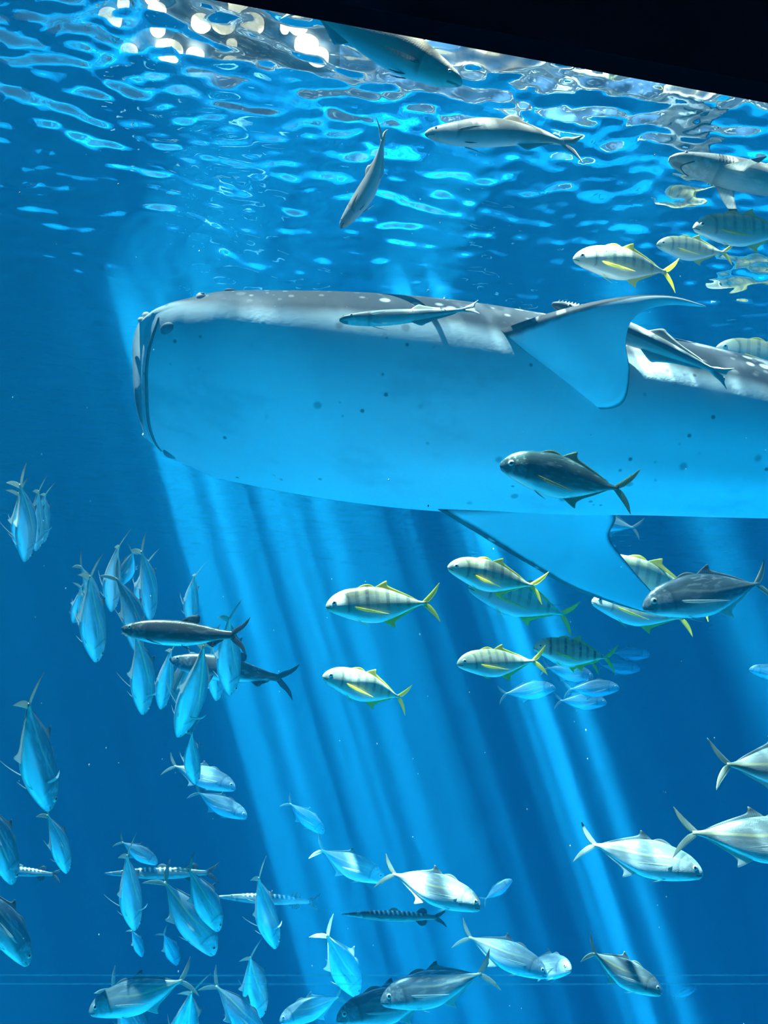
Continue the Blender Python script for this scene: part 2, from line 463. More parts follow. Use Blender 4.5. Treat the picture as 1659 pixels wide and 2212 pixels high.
blot = (bl.ss(0.13, 0.05) * 0.5).max(bl2.ss(0.17, 0.07) * keep * 0.75)
mott = m.noise(m.vec(x * 0.6, y, z), 2.0, 5, 0.62).ss(0.50, 0.68) * 0.34
belly = m.mix(mott, (0.74, 0.94, 0.97), (0.34, 0.50, 0.56))
belly = m.mix(blot, belly, (0.05, 0.08, 0.11))
lip = (s_.ss(0.05, 0.16, 1.0, 0.0)) * 0.5
belly = m.mix(lip, belly, (0.26, 0.38, 0.42))
M_SHARK = m.principled(m.mix(dark, belly, back), 0.62, spec=0.25, bump=m.noise(m.tc(), 30, 4), bstr=0.15, bdist=0.01)
body = mesh_obj('body', V, F, M_SHARK, shark)

m = Mat('whale_shark_dark_line')
M_DARKSKIN = m.principled(m.mix(m.noise(m.tc(), 8, 3), (0.05, 0.08, 0.095), (0.10, 0.14, 0.155)), 0.6)
m = Mat('nostril_skin')
M_NOSE = m.principled(m.mix(m.noise(m.tc(), 12, 3), (0.12, 0.19, 0.22), (0.22, 0.31, 0.34)), 0.6)
m = Mat('pale_flap')
M_PALE = m.principled(m.mix(m.noise(m.tc(), 40, 2), (0.72, 0.68, 0.60), (0.9, 0.86, 0.78)), 0.55)

# mouth: dark gape between the jaws, running round the blunt snout
pts = []; rad = []
for k in range(41):
    t = math.pi + math.pi * (0.08 + 0.84 * k / 40)
    p = shark_pt(0.055, t); p = p * np.array((1, 1.0, 1.0)); pts.append(p)
    rad.append(0.015 * math.sin(math.pi * (0.06 + 0.88 * k / 40)) ** 0.6)
V, F = tube(pts, rad, 8)
o = mesh_obj('mouth', V, F, M_DARKSKIN, shark); o['label'] = 'dark gape of the wide mouth'
# nostrils with pale flaps, eyes, spiracles, gills: on both sides
for sd in (1, -1):
    t = math.radians(2) if sd > 0 else math.radians(178)
    for ds, dt, r in ((0.005, 0.16, .024), (0.03, 0.42, .030)):
        p = shark_pt(ds, t + sd * dt, 0.006)
        V, F = uv_ball(p, (r, r * .8, r)); mesh_obj('nostril_flap', V, F, M_PALE, shark)
    p = shark_pt(0.19, t - sd * 0.66, -0.038)
    V, F = uv_ball(p, (.07, .06, .036), 20, 10); n_o = mesh_obj('nostril', V, F, M_NOSE, shark)
    p = shark_pt(0.42, t + sd * 0.10, -0.006)
    V, F = uv_ball(p, (.036, .03, .036), 16, 10); e_o = mesh_obj('eye', V, F, M_PALE, shark)
    V, F = uv_ball(shark_pt(0.415, t + sd * 0.10, 0.016), (.018, .012, .018)); mesh_obj('pupil', V, F, M_DARKSKIN, e_o)
    p = shark_pt(0.68, t + sd * 0.30, -0.004)
    V, F = uv_ball(p, (.045, .02, .016)); mesh_obj('spiracle', V, F, M_DARKSKIN, shark)
    for g in range(5):
        gp = [shark_pt(1.86 + 0.115 * g + 0.03 * math.sin(k / 12 * math.pi), t + sd * (0.55 - 0.95 * k / 12), -0.008) for k in range(13)]
        V, F = tube(gp, [0.003 + 0.006 * math.sin(math.pi * (k + .5) / 13) for k in range(13)], 6)
        mesh_obj('gill_slit', V, F, M_DARKSKIN, shark)

# pectoral fins: pale below, grey above, dark rim
m = Mat('whale_shark_fin')
g = m.n('ShaderNodeNewGeometry')
at_ = m.n('ShaderNodeAttribute'); at_.attribute_name = 'fin'
fx, fy, fz = m.xyz(at_.outputs['Vector'])            # x: chord 0..1, y: span 0..1, z: +1 upper skin, -1 lower skin
nz = m.noise(m.tc(), 6.0, 4, 0.6) - 0.5
rim = ((fx + nz * 0.05).ss(0.10, 0.05) * fx.ss(0.015, 0.04)).max((fx + nz * 0.03).ss(0.965, 0.99) * 0.8)
spo, _ = m.voro(m.tc(), 7.0, 0.7)
upc = m.mix(spo.ss(0.28, 0.18), m.mix(nz + 0.5, (0.05, 0.05, 0.055), (0.12, 0.115, 0.11)), (0.50, 0.49, 0.44))
loc = m.mix(m.noise(m.tc(), 2.2, 4).ss(0.5, 0.75) * 0.35, (0.68, 0.88, 0.92), (0.34, 0.50, 0.55))
loc = m.mix(rim, loc, (0.035, 0.045, 0.055))
M_SHFIN = m.principled(m.mix((fz.ss(-0.2, 0.2)).max(fx.ss(0.05, 0.03)), loc, upc), 0.6, spec=0.25)

def shark_fin(name, le, te, thick, flip, label):
    """blade through the given leading and trailing edge points (tank coordinates); flip tells which face is the upper skin"""
    n, mm = 34, 14
    L = curve_through([tuple(p) for p in le], n); T = curve_through([tuple(p) for p in te], n)
    V = []; A = []; rings = []
    prev = None
    for i in range(n):
        spv = L[min(i + 1, n - 1)] - L[max(i - 1, 0)] + T[min(i + 1, n - 1)] - T[max(i - 1, 0)]
        ch = T[i] - L[i]
        nr = np.cross(spv, ch); nr /= np.linalg.norm(nr) + 1e-9
        if prev is not None and nr @ prev < 0: nr = -nr
        prev = nr
        if i == 0: sgn = 1.0 if nr @ np.array((0, 0, 1.0)) > 0 else -1.0
        nr_u = nr * sgn
        th = thick * (1 - 0.75 * i / (n - 1))
        ring = []
        for j in range(mm + 1):
            f = j / mm; ring.append((L[i] + ch * f + nr_u * th * math.sin(math.pi * f ** 0.6), (f, i / (n - 1), 1.0 if 0 < j < mm else 0.0)))
        for j in range(mm - 1, 0, -1):
            f = j / mm; ring.append((L[i] + ch * f - nr_u * th * math.sin(math.pi * f ** 0.6), (f, i / (n - 1), -1.0)))
        rings.append(ring)
    P, F = loft([[tuple(SH_INV @ Vector(q[0])) for q in r] for r in rings])
    A = [q[1] for r in rings for q in r]; A += [(0.5, 0, 0), (0.5, 1, 0)]
    o = mesh_obj(name, P, F, M_SHFIN, shark)
    at = o.data.attributes.new('fin', 'FLOAT_VECTOR', 'POINT')
    at.data.foreach_set('vector', np.array(A, np.float32).ravel())
    o['label'] = label
    return o

LE = [(905, 800, 8.0), (1000, 738, 7.62), (1080, 712, 7.32), (1160, 684, 7.10), (1250, 659, 6.95), (1330, 643, 6.82), (1400, 637, 6.72), (1462, 641, 6.66), (1524, 660, 6.62)]
TE = [(1130, 850, 8.1), (1215, 848, 7.66), (1285, 882, 7.36), (1345, 872, 7.12), (1360, 805, 6.98), (1352, 738, 6.86), (1371, 684, 6.76), (1436, 660, 6.68), (1527, 664, 6.62)]
shark_fin('pectoral_fin', [at(*p) for p in LE], [at(*p) for p in TE], 0.050, 1, 'raised near pectoral fin, pale below with a dark leading edge')
LE = [(945, 1100, 7.95), (1040, 1158, 8.10), (1130, 1212, 8.25), (1230, 1268, 8.42), (1320, 1302, 8.55), (1390, 1322, 8.65), (1450, 1334, 8.72)]
TE = [(1318, 1088, 8.02), (1330, 1120, 8.15), (1316, 1158, 8.28), (1338, 1195, 8.42), (1380, 1246, 8.55), (1420, 1292, 8.65), (1454, 1334, 8.72)]
shark_fin('pectoral_fin', [at(*p) for p in LE], [at(*p) for p in TE], 0.045, -1, 'far pectoral fin hanging below the belly')

def local_fin(name, le, te, thick, mat=None, parent=shark):
    V, F = fin_mesh(le, te, thick, 20, 8)
    return mesh_obj(name, V, F, mat or M_SHARK, parent)
local_fin('dorsal_fin', [(-3.9, -.03, .55), (-4.25, -.03, .86), (-4.55, -.03, 1.10), (-4.72, -.03, 1.2)],
          [(-4.75, -.05, .50), (-4.72, -.05, .72), (-4.74, -.05, .98), (-4.76, -.03, 1.2)], .05)
local_fin('second_dorsal_fin', [(-6.0, -.15, .34), (-6.2, -.16, .50), (-6.36, -.17, .60)], [(-6.42, -.18, .28), (-6.36, -.18, .45), (-6.4, -.17, .60)], .03)
local_fin('anal_fin', [(-6.1, -.16, -.27), (-6.3, -.17, -.42), (-6.45, -.18, -.52)], [(-6.45, -.18, -.22), (-6.45, -.18, -.38), (-6.48, -.18, -.52)], .03)
wl = -0.035 * 4.55 ** 1.6
V1 = fin_mesh([(-7.9, wl, .12), (-8.3, wl - .08, .6), (-8.7, wl - .16, 1.15), (-9.0, wl - .22, 1.6)],
              [(-8.2, wl - .05, 0), (-8.5, wl - .1, .5), (-8.85, wl - .18, 1.1), (-9.03, wl - .22, 1.6)], .05, 20, 8)
V2 = fin_mesh([(-7.9, wl, -.10), (-8.15, wl - .06, -.4), (-8.4, wl - .12, -.72)], [(-8.2, wl - .05, .02), (-8.32, wl - .08, -.32), (-8.42, wl - .12, -.72)], .04, 14, 8)
V, F = join_parts(V1, V2)
mesh_obj('caudal_fin', V, F, M_SHARK, shark)

# ================================================================== fish kinds (unit length, nose at x = +0.5, tail tips at x = -0.5)
PROF = {  # u from the nose, height above, depth below, half width
 'trevally': [(0, .004, .014, .007), (.012, .026, .034, .018), (.045, .062, .054, .031), (.10, .097, .076, .045), (.17, .122, .099, .056),
              (.26, .134, .124, .061), (.36, .143, .141, .064), (.46, .134, .142, .061), (.55, .113, .122, .053), (.64, .083, .090, .041),
              (.72, .053, .057, .029), (.79, .028, .030, .019), (.845, .0145, .0150, .0135), (.88, .0135, .0135, .008)],
 'tarpon': [(0, .004, .004, .004), (.02, .018, .022, .015), (.07, .037, .046, .028), (.14, .056, .066, .040), (.24, .071, .083, .047),
            (.36, .077, .090, .049), (.48, .073, .086, .046), (.60, .060, .070, .038), (.70, .044, .049, .029), (.79, .029, .031, .019),
            (.85, .024, .025, .011), (.88, .023, .024, .008)],
 'barracuda': [(0, .001, .006, .004), (.04, .009, .014, .009), (.12, .021, .024, .016), (.20, .033, .034, .023), (.30, .043, .043, .030),
               (.45, .049, .050, .034), (.58, .048, .048, .033), (.68, .042, .041, .028), (.78, .030, .029, .020), (.86, .021, .021, .011), (.90, .020, .020, .008)],
 'remora': [(0, .004, .012, .012), (.02, .014, .020, .030), (.07, .026, .034, .046), (.15, .040, .048, .054), (.25, .052, .058, .055),
            (.38, .057, .060, .050), (.52, .050, .050, .042), (.66, .036, .036, .031), (.78, .022, .022, .020), (.87, .014, .014, .011), (.90, .014, .014, .008)],
 'cobia': [(0, .004, .010, .010), (.02, .018, .022, .026), (.07, .034, .044, .042), (.15, .050, .066, .054), (.26, .068, .084, .061),
           (.38, .077, .090, .061), (.50, .070, .080, .053), (.62, .054, .060, .041), (.73, .036, .040, .028), (.82, .021, .022, .017), (.87, .018, .018, .009)],
 'reef_shark': [(0, .004, .006, .012), (.015, .014, .016, .028), (.05, .026, .028, .046), (.12, .044, .042, .060), (.20, .059, .054, .066),
                (.30, .070, .062, .067), (.40, .070, .060, .062), (.50, .058, .050, .050), (.60, .042, .037, .037), (.70, .028, .025, .024),
                (.77, .020, .018, .015), (.82, .020, .014, .010)],
}
def prof_at(kind, u, dk=1.0):
    P = PROF[kind]
    t, b, w = interp_smooth([p[0] for p in P], [p[1:] for p in P], u)
    return t * dk, b * dk, w

class Bend:
    """sideways swimming curve shared by the body and its fins"""
    def __init__(s, k): s.k = k
    def __call__(s, V):
        out = []
        for v in V:
            u = 0.5 - v[0]
            d = max(0.0, u - 0.28)
            out.append((v[0] + 0.25 * abs(s.k) * d * d, v[1] + s.k * d * d * (1 + 0.4 * d), v[2]))
        return out

def body_mesh(kind, dk, ns=46, nr=24, e=0.94):
    um = PROF[kind][-1][0]
    us = um * (np.linspace(0, 1, ns) ** 1.35)
    rings = []
    for u in us:
        t, b, w = prof_at(kind, u, dk)
        r = []
        for j in range(nr):
            a = 2 * math.pi * j / nr; c, q = math.cos(a), math.sin(a)
            r.append((0.5 - u, w * math.copysign(abs(c) ** e, c), (t if q > 0 else b) * math.copysign(abs(q) ** 1.05, q)))
        rings.append(r)
    return loft(rings)

def ribbon(kind, dk, rows, side, thick=.0035):
    """median fin: rows of (u, height, lean back); side +1 back, -1 belly"""
    base, tip = [], []
    for u, h, lean in rows:
        t, b, w = prof_at(kind, u, dk); z = (t if side > 0 else -b)
        base.append((0.5 - u, 0, z - side * 0.012)); tip.append((0.5 - u - lean, 0, z + side * h))
    return fin_mesh(base, tip, thick, 26, 4)

def caudal(kind, dk, up, lo, fork, root_u, span=1.0, rnd=False):
    """forked tail; up/lo: tip heights"""
    t, b, w = prof_at(kind, root_u, dk); x0 = 0.5 - root_u
    xt = -0.5
    def lobe(s, h, hb, x_t):
        le = [(x0 + .015, 0, s * hb * .7), (x0 - .03, 0, s * (hb + h * .22)), (x0 + (x_t - x0) * .58, 0, s * h * .62), (x_t, 0, s * h)]
        te = [(x0 - .005, 0, -s * hb * .3), (0.5 - fork, 0, s * h * .10), (x0 + (x_t - x0) * .80, 0, s * h * .52), (x_t - .004, 0, s * h)]
        return fin_mesh(le, te, .0055, 16, 5)
    return join_parts(lobe(1, up, t, xt), lobe(-1, lo, b, xt))

def side_fin(kind, dk, u, zf, length, chord, spread, drop, sd, sickle=.35, thick=.004):
    t, b, w = prof_at(kind, u, dk)
    z0 = zf * (t if zf > 0 else b); w0 = w * math.sqrt(max(0.05, 1 - zf * zf)) * 0.93
    sp = math.radians(spread); dr = math.radians(drop)
    le, te = [], []
    for k in range(7):
        s = k / 6
        bx = -math.cos(sp) * s - sickle * s * s
        oy = math.sin(sp) * math.cos(dr) * s * (1 - .28 * s)
        oz = -math.sin(dr) * s - .10 * s * s
        p = np.array((0.5 - u, sd * w0, z0)) + length * np.array((bx, sd * oy, oz))
        c = chord * (1 - s) ** .75 * (0.55 + 1.5 * s if s < .3 else 1.0)
        le.append(p); te.append(p + c * np.array((-.75 - .2 * s, sd * .15 * math.sin(sp), -.62)))
    return fin_mesh(le, te, thick, 16, 5)

# ---------------------------------------------------------------- fish materials
def skin(name, back, flank, belly, b0, b1, bars=None, line=None, rough=.36, metal=.25, spot=None, extra=None, zoff=0.0):
    """back/flank/belly colours blended by height; bars: dark cross-bars; line: lateral line with a shadow stripe painted under it; all in the fish's own coordinates"""
    m = Mat(name); x, y, z = m.xyz(); u = 0.5 - x
    nz = m.noise(m.tc(), 9.0, 4, 0.6)
    h = z + (nz - 0.5) * 0.02
    col = m.mix(h.ss(b0, b1), m.mix(h.ss(-.085, -.045), belly, flank), back)
    col = m.mix((nz - 0.5).ss(0.05, 0.25) * .25, col, flank)
    if bars:
        n, u0, u1, amt, zlo, bc = bars
        ph = (u + z * 0.10 + (m.noise(m.tc(), 5, 1) - 0.5) * 0.012) * (n * 2 * math.pi)
        alt = ((u * (n * math.pi)).sin() * 0.5 + 0.5).ss(0.2, 0.8, 0.55, 1.0)
        b = ph.sin().ss(0.15, 0.75) * u.ss(u0, u0 + .05) * u.ss(u1, u1 - .06) * z.ss(zlo, zlo + .09) * alt * amt
        col = m.mix(b, col, bc)
    if line:
        lc, amt = line
        path = u.ss(0.22, 0.52, 0.045, 0.0)
        col = m.mix((z - path + .016).abs().ss(.014, .004) * u.ss(.40, .60, 0.0, 1.0) * .45 * amt, col, back)  # shadow below the lateral line, painted in
        col = m.mix((z - path).abs().ss(.012, .005) * u.ss(.20, .50, .25, 1.0) * amt, col, lc)
    # gill cover edge, mouth
    gx = u - 0.075; gz = z + 0.005
    rad = (gx * gx + gz * gz * 0.8).sqrt() + (m.noise(m.tc(), 14, 2) - 0.5) * 0.02
    col = m.mix(rad.ss(.124, .130) * rad.ss(.165, .132) * u.ss(.10, .16) * z.ss(-.085, -.055) * .42, col, (0.06, 0.08, 0.08))
    cheek = m.noise(m.tc(), 26, 3, .6).ss(.48, .62) * rad.ss(.13, .11) * z.ss(-.09, -.05)
    col = m.mix(cheek * .35, col, belly)
    streak = m.noise(m.vec(x * 0.25, y, z), 40, 2).ss(.52, .66) * u.ss(.22, .34) * u.ss(.9, .7)
    col = m.mix(streak * .30, col, belly)
    col = m.mix((z + 0.016 + u * 0.28).abs().ss(.006, .002) * u.ss(.066, .054) * .85, col, (0.04, 0.05, 0.05))
    if extra: col = extra(m, u, y, z, col)
    sc, _ = m.voro(m.vec(x * 1.0, y, z), 95.0, 0.4)
    return m.principled(col, rough, metal, .5, bump=sc, bstr=.12, bdist=.004)

def finmat(name, c0, c1, tip=None, rough=.5):
    m = Mat(name); x, y, z = m.xyz()
    rays = ((x * 1.0 + z * 0.4) * 420.0).sin().ss(-.4, .8)
    col = m.mix(rays * .5, c0, c1)
    if tip: col = tip(m, 0.5 - x, z, col)
    p = m.n('ShaderNodeBsdfPrincipled'); m.t.links.new(col, p.inputs['Base Color']); p.inputs['Roughness'].default_value = rough
    t = m.n('ShaderNodeBsdfTranslucent'); m.t.links.new(col, t.inputs[0])
    mx = m.n('ShaderNodeMixShader'); mx.inputs[0].default_value = .45
    m.t.links.new(p.outputs[0], mx.inputs[1]); m.t.links.new(t.outputs[0], mx.inputs[2])
    tp = m.n('ShaderNodeBsdfTransparent'); m2 = m.n('ShaderNodeMixShader'); m2.inputs[0].default_value = .22
    m.t.links.new(mx.outputs[0], m2.inputs[1]); m.t.links.new(tp.outputs[0], m2.inputs[2]); m.t.links.new(m2.outputs[0], m.out.inputs[0])
    return m.mat

GOLD = skin('golden_trevally_skin', (.62, .60, .30), (.84, .84, .62), (.90, .92, .86), .02, .12, bars=(11.5, .17, .86, .62, -.07, (.16, .20, .19)), line=((.80, .72, .25), .4))
GOLDARK = skin('barred_trevally_skin', (.40, .45, .22), (.66, .72, .52), (.86, .90, .78), .03, .12, bars=(11.5, .15, .86, .95, -.09, (.03, .05, .05)), line=((.5, .5, .2), .4))
GOLD_SHADE = skin('olive_trevally_skin', (.06, .12, .11), (.13, .21, .20), (.62, .78, .76), -.04, .05, line=((.4, .4, .15), .3), zoff=0)  # dark copy of the golden skin: shade put into the colour
JACK = skin('silver_trevally_skin', (.20, .28, .27), (.46, .54, .52), (.90, .96, .95), .03, .11, line=((.90, .86, .45), .9))
JACKDK = skin('steel_trevally_skin', (.09, .15, .17), (.22, .31, .33), (.76, .86, .86), .01, .10, line=((.7, .72, .5), .7))  # darker grey skin; on the big trevally it carries painted shade
TARP = skin('tarpon_skin', (.10, .10, .08), (.17, .19, .18), (.86, .92, .92), .01, .07, rough=.3, metal=.4)
def barx(m, u, y, z, col):
    ph = ((u + z * 0.35) * (23 * 2 * math.pi)).sin().ss(-.1, .5)
    return m.mix(ph * z.ss(.000, .018) * u.ss(.24, .32) * u.ss(.80, .72), col, (.92, .95, .90))
BARR = skin('barracuda_skin', (.06, .10, .10), (.34, .43, .42), (.82, .90, .90), -.01, .02, extra=barx)
def remx(m, u, y, z, col):
    return m.mix((z + .004).abs().ss(.018, .009) * u.ss(.95, .6) * .75, col, (.05, .06, .07))
REMO = skin('remora_skin', (.50, .50, .42), (.42, .45, .42), (.72, .76, .72), .0, .05, extra=remx, metal=.0, rough=.5)
COBI = skin('cobia_skin', (.50, .40, .26), (.52, .48, .40), (.66, .70, .68), .0, .07, metal=.0, rough=.5)
SHRK = skin('reef_shark_skin', (.34, .29, .21), (.40, .36, .28), (.78, .88, .86), -.03, .03, metal=.0, rough=.55)

def yt(m, u, z, col): return col
YFIN = finmat('yellow_fin', (.90, .78, .04), (.98, .92, .16))
YFIN_SHADE = finmat('olive_fin', (.16, .20, .06), (.36, .40, .08))  # yellow fin darkened: shade put into the colour
def wtip(m, u, z, col):
    return m.mix(z.ss(.190, .198), m.mix(z.ss(.145, .180), col, (.05, .07, .07)), (.92, .93, .88))
DFIN = finmat('white_tipped_fin', (.20, .28, .28), (.34, .42, .40), wtip)
def ctip(m, u, z, col):
    return m.mix(z.ss(.06, .14) * .5, col, (.06, .09, .10))
CFIN = finmat('grey_green_fin', (.40, .46, .36), (.60, .62, .44), ctip)
PFIN = finmat('pale_fin', (.66, .72, .66), (.82, .84, .76))
DKFIN = finmat('dark_fin', (.05, .07, .07), (.12, .14, .13))
GYFIN = finmat('tarpon_fin', (.07, .09, .09), (.20, .24, .22))
def bltip(m, u, z, col): return col
SHFIN = finmat('shark_fin', (.55, .55, .48), (.66, .68, .62))
m = Mat('black_tip'); M_BTIP = m.principled(m.mix(m.noise(m.tc(), 30), (.008, .008, .01), (.02, .02, .022)), .6)
m = Mat('fish_eye'); M_EYE = m.principled(m.mix(m.noise(m.tc(), 60), (.70, .74, .66), (.85, .86, .76)), .15)
m = Mat('fish_pupil'); M_PUP = m.principled(m.mix(m.noise(m.tc(), 60), (.004, .005, .006), (.012, .014, .016)), .08)

# ---------------------------------------------------------------- part lists; meshes are shared between alike fish
CACHE = {}
def spec(kind):
    S = {}
    if kind in ('gold', 'gold_bar', 'olive', 'jack', 'steel', 'jack_spread', 'steel_spread'):
        golden = kind in ('gold', 'gold_bar', 'olive')
        sprd = kind.endswith('spread')
        dk = 1.10 if golden else 1.05
        prof = 'trevally'
        sk = {'gold': GOLD, 'gold_bar': GOLDARK, 'olive': GOLD_SHADE, 'jack': JACK, 'jack_spread': JACK, 'steel': JACKDK, 'steel_spread': JACKDK}[kind]
        fin = YFIN if kind in ('gold', 'gold_bar') else YFIN_SHADE if kind == 'olive' else None
        P = [('body', body_mesh(prof, dk), sk),
             ('caudal_fin', caudal(prof, dk, .165, .165, .912, .855), fin or CFIN),
             ('dorsal_fin', ribbon(prof, dk, [(.43, 0, .0), (.455, .036, .03), (.475, .058, .055), (.50, .030, .035), (.54, .020, .02), (.62, .014, .015), (.72, .010, .01), (.80, .002, .0)], 1), fin or DFIN),
             ('spiny_dorsal_fin', ribbon(prof, dk, [(.27, 0, 0), (.295, .018, .02), (.33, .022, .03), (.38, .010, .02), (.42, 0, 0)], 1), fin or CFIN),
             ('anal_fin', ribbon(prof, dk, [(.50, 0, 0), (.525, .040, .03), (.545, .065, .055), (.57, .034, .03), (.62, .016, .02), (.70, .012, .012), (.80, .002, 0)], -1), fin or PFIN)]
        for sd in (1, -1):
            P.append(('pectoral_fin', side_fin(prof, dk, .245, -.12, .25, .068, 66 if sprd else 18, 8 if sprd else 12, sd), fin or PFIN))
            P.append(('pelvic_fin', side_fin(prof, dk, .28, -.93, .085, .035, 14, 30, sd, .2), fin or PFIN))
        eye = (.078, .020, .0235)
    elif kind == 'tarpon':
        prof = 'tarpon'; dk = 1.16
        P = [('body', body_mesh(prof, dk), TARP), ('caudal_fin', caudal(prof, dk, .135, .145, .905, .86), GYFIN),
             ('dorsal_fin', ribbon(prof, dk, [(.44, 0, 0), (.47, .045, .05), (.50, .050, .08), (.53, .015, .06), (.56, .0, .02)], 1), DKFIN),
             ('anal_fin', ribbon(prof, dk, [(.66, 0, 0), (.685, .035, .03), (.72, .018, .03), (.77, .008, .02), (.80, 0, 0)], -1), DKFIN)]
        for sd in (1, -1):
            P.append(('pectoral_fin', side_fin(prof, dk, .20, -.72, .12, .034, 14, 14, sd, .2), DKFIN))
            P.append(('pelvic_fin', side_fin(prof, dk, .47, -.93, .07, .03, 14, 20, sd, .2), DKFIN))
        eye = (.068, .012, .0165)
    elif kind == 'barracuda':
        prof = 'barracuda'; dk = 1.0
        P = [('body', body_mesh(prof, dk), BARR), ('caudal_fin', caudal(prof, dk, .085, .085, .935, .885), DKFIN),
             ('spiny_dorsal_fin', ribbon(prof, dk, [(.44, 0, 0), (.46, .025, .02), (.49, .018, .03), (.52, 0, .02)], 1), CFIN),
             ('dorsal_fin', ribbon(prof, dk, [(.70, 0, 0), (.72, .04, .03), (.745, .036, .05), (.77, .012, .04), (.79, 0, .02)], 1), DKFIN),
             ('anal_fin', ribbon(prof, dk, [(.70, 0, 0), (.72, .04, .03), (.745, .036, .05), (.77, .012, .04), (.79, 0, .02)], -1), DKFIN)]
        for sd in (1, -1):
            P.append(('pectoral_fin', side_fin(prof, dk, .31, -.3, .08, .03, 12, 10, sd, .2), CFIN))
        eye = (.155, .010, .0115)
    elif kind == 'remora':
        prof = 'remora'; dk = 1.0
        P = [('body', body_mesh(prof, dk), REMO), ('caudal_fin', caudal(prof, dk, .060, .060, .965, .885), REMO),
             ('dorsal_fin', ribbon(prof, dk, [(.50, 0, 0), (.54, .045, .03), (.58, .036, .03), (.66, .018, .03), (.80, .010, .01), (.84, 0, 0)], 1), REMO),
             ('anal_fin', ribbon(prof, dk, [(.50, 0, 0), (.54, .045, .03), (.58, .036, .03), (.66, .018, .03), (.80, .010, .01), (.84, 0, 0)], -1), REMO)]
        disc = join_parts(*[(lambda c: uv_ball(c, (.0065, .030, .006), 10, 6))((.5 - u, 0, prof_at(prof, u)[0] + .001)) for u in np.linspace(.03, .19, 11)])
        P.append(('sucker_disc', disc, REMO))
        for sd in (1, -1):
            P.append(('pectoral_fin', side_fin(prof, dk, .21, .1, .12, .04, 28, 4, sd, .1), PFIN))
            P.append(('pelvic_fin', side_fin(prof, dk, .23, -.9, .09, .03, 14, 14, sd, .2), PFIN))
        eye = (.085, .004, .010)
    elif kind == 'cobia':
        prof = 'cobia'; dk = 1.22
        P = [('body', body_mesh(prof, dk), COBI), ('caudal_fin', caudal(prof, dk, .115, .105, .925, .845), COBI),
             ('dorsal_fin', ribbon(prof, dk, [(.46, 0, 0), (.49, .05, .03), (.52, .052, .05), (.56, .026, .04), (.66, .014, .02), (.78, .008, .01), (.82, 0, 0)], 1), COBI),
             ('anal_fin', ribbon(prof, dk, [(.56, 0, 0), (.59, .038, .03), (.62, .030, .04), (.70, .012, .02), (.80, 0, 0)], -1), COBI)]
        for sd in (1, -1):
            P.append(('pectoral_fin', side_fin(prof, dk, .20, -.25, .15, .05, 40, 10, sd, .3), DKFIN))
            P.append(('pelvic_fin', side_fin(prof, dk, .24, -.92, .07, .03, 14, 14, sd, .2), DKFIN))
        eye = (.07, .008, .009)
    elif kind == 'reef_shark':
        prof = 'reef_shark'; dk = 1.0
        t, b, w = prof_at(prof, .80, dk)
        x0 = -.30
        up = fin_mesh([(x0 + .02, 0, .012), (x0 - .06, 0, .055), (x0 - .14, 0, .120), (-.5, 0, .172)], [(x0 - .03, 0, -.002), (x0 - .09, 0, .028), (x0 - .155, 0, .095), (-.503, 0, .160)], .006, 16, 5)
        lo = fin_mesh([(x0 + .015, 0, -.010), (x0 - .03, 0, -.04), (x0 - .065, 0, -.082)], [(x0 - .035, 0, .004), (x0 - .05, 0, -.025), (x0 - .07, 0, -.082)], .005, 12, 5)
        P = [('body', body_mesh(prof, dk), SHRK), ('caudal_fin', join_parts(up, lo), SHFIN),
             ('dorsal_fin', ribbon(prof, dk, [(.36, 0, 0), (.40, .05, .03), (.44, .105, .06), (.465, .06, .045), (.48, .01, .04)], 1, .006), SHFIN),
             ('second_dorsal_fin', ribbon(prof, dk, [(.66, 0, 0), (.68, .028, .025), (.70, .012, .03), (.715, 0, .02)], 1), SHFIN),
             ('anal_fin', ribbon(prof, dk, [(.66, 0, 0), (.68, .028, .025), (.70, .012, .03), (.715, 0, .02)], -1), SHFIN)]
        gl = [(sd, tube([(.5 - u - .006 * math.sin(k / 6 * math.pi), sd * prof_at(prof, u)[2] * .985, .02 - .045 * k / 6) for k in range(7)], .0016, 5)) for u in np.linspace(.19, .245, 5) for sd in (1, -1)]
        P += [('gill_slit', g_, M_BTIP) for _, g_ in gl]
        mo = []
        for k in range(21):
            a = -1 + 2 * k / 20; uu = .055 + .045 * abs(a) ** 2
            t, b, w = prof_at(prof, uu); mo.append((.5 - uu, a * w * .72, -b * math.sqrt(1 - (a * .72) ** 2) * 1.0))
        P.append(('mouth', tube(mo, .0028, 6), M_BTIP))
        for sd in (1, -1):
            y0 = prof_at(prof, .25)[2] * .8
            le = [(.285, sd * y0, -.030), (.245, sd * (y0 + .045), -.042), (.195, sd * (y0 + .090), -.054), (.150, sd * (y0 + .122), -.060)]
            te = [(.20, sd * y0, -.036), (.185, sd * (y0 + .04), -.044), (.160, sd * (y0 + .080), -.054), (.143, sd * (y0 + .122), -.060)]
            n1 = 18; LEc = curve_through(le, n1); TEc = curve_through(te, n1)
            cut = 11
            P.append(('pectoral_fin', fin_mesh(LEc[:cut + 1], TEc[:cut + 1], .006, smooth=False), SHFIN))
            P.append(('fin_tip', fin_mesh(LEc[cut:], TEc[cut:], .0036, smooth=False), M_BTIP))
            P.append(('pelvic_fin', side_fin(prof, dk, .56, -.6, .06, .05, 40, 10, sd, .2), SHFIN))
        eye = (.06, .008, .008)
    S['parts'] = P; S['eye'] = eye; S['prof'] = prof; S['dk'] = dk
    return S

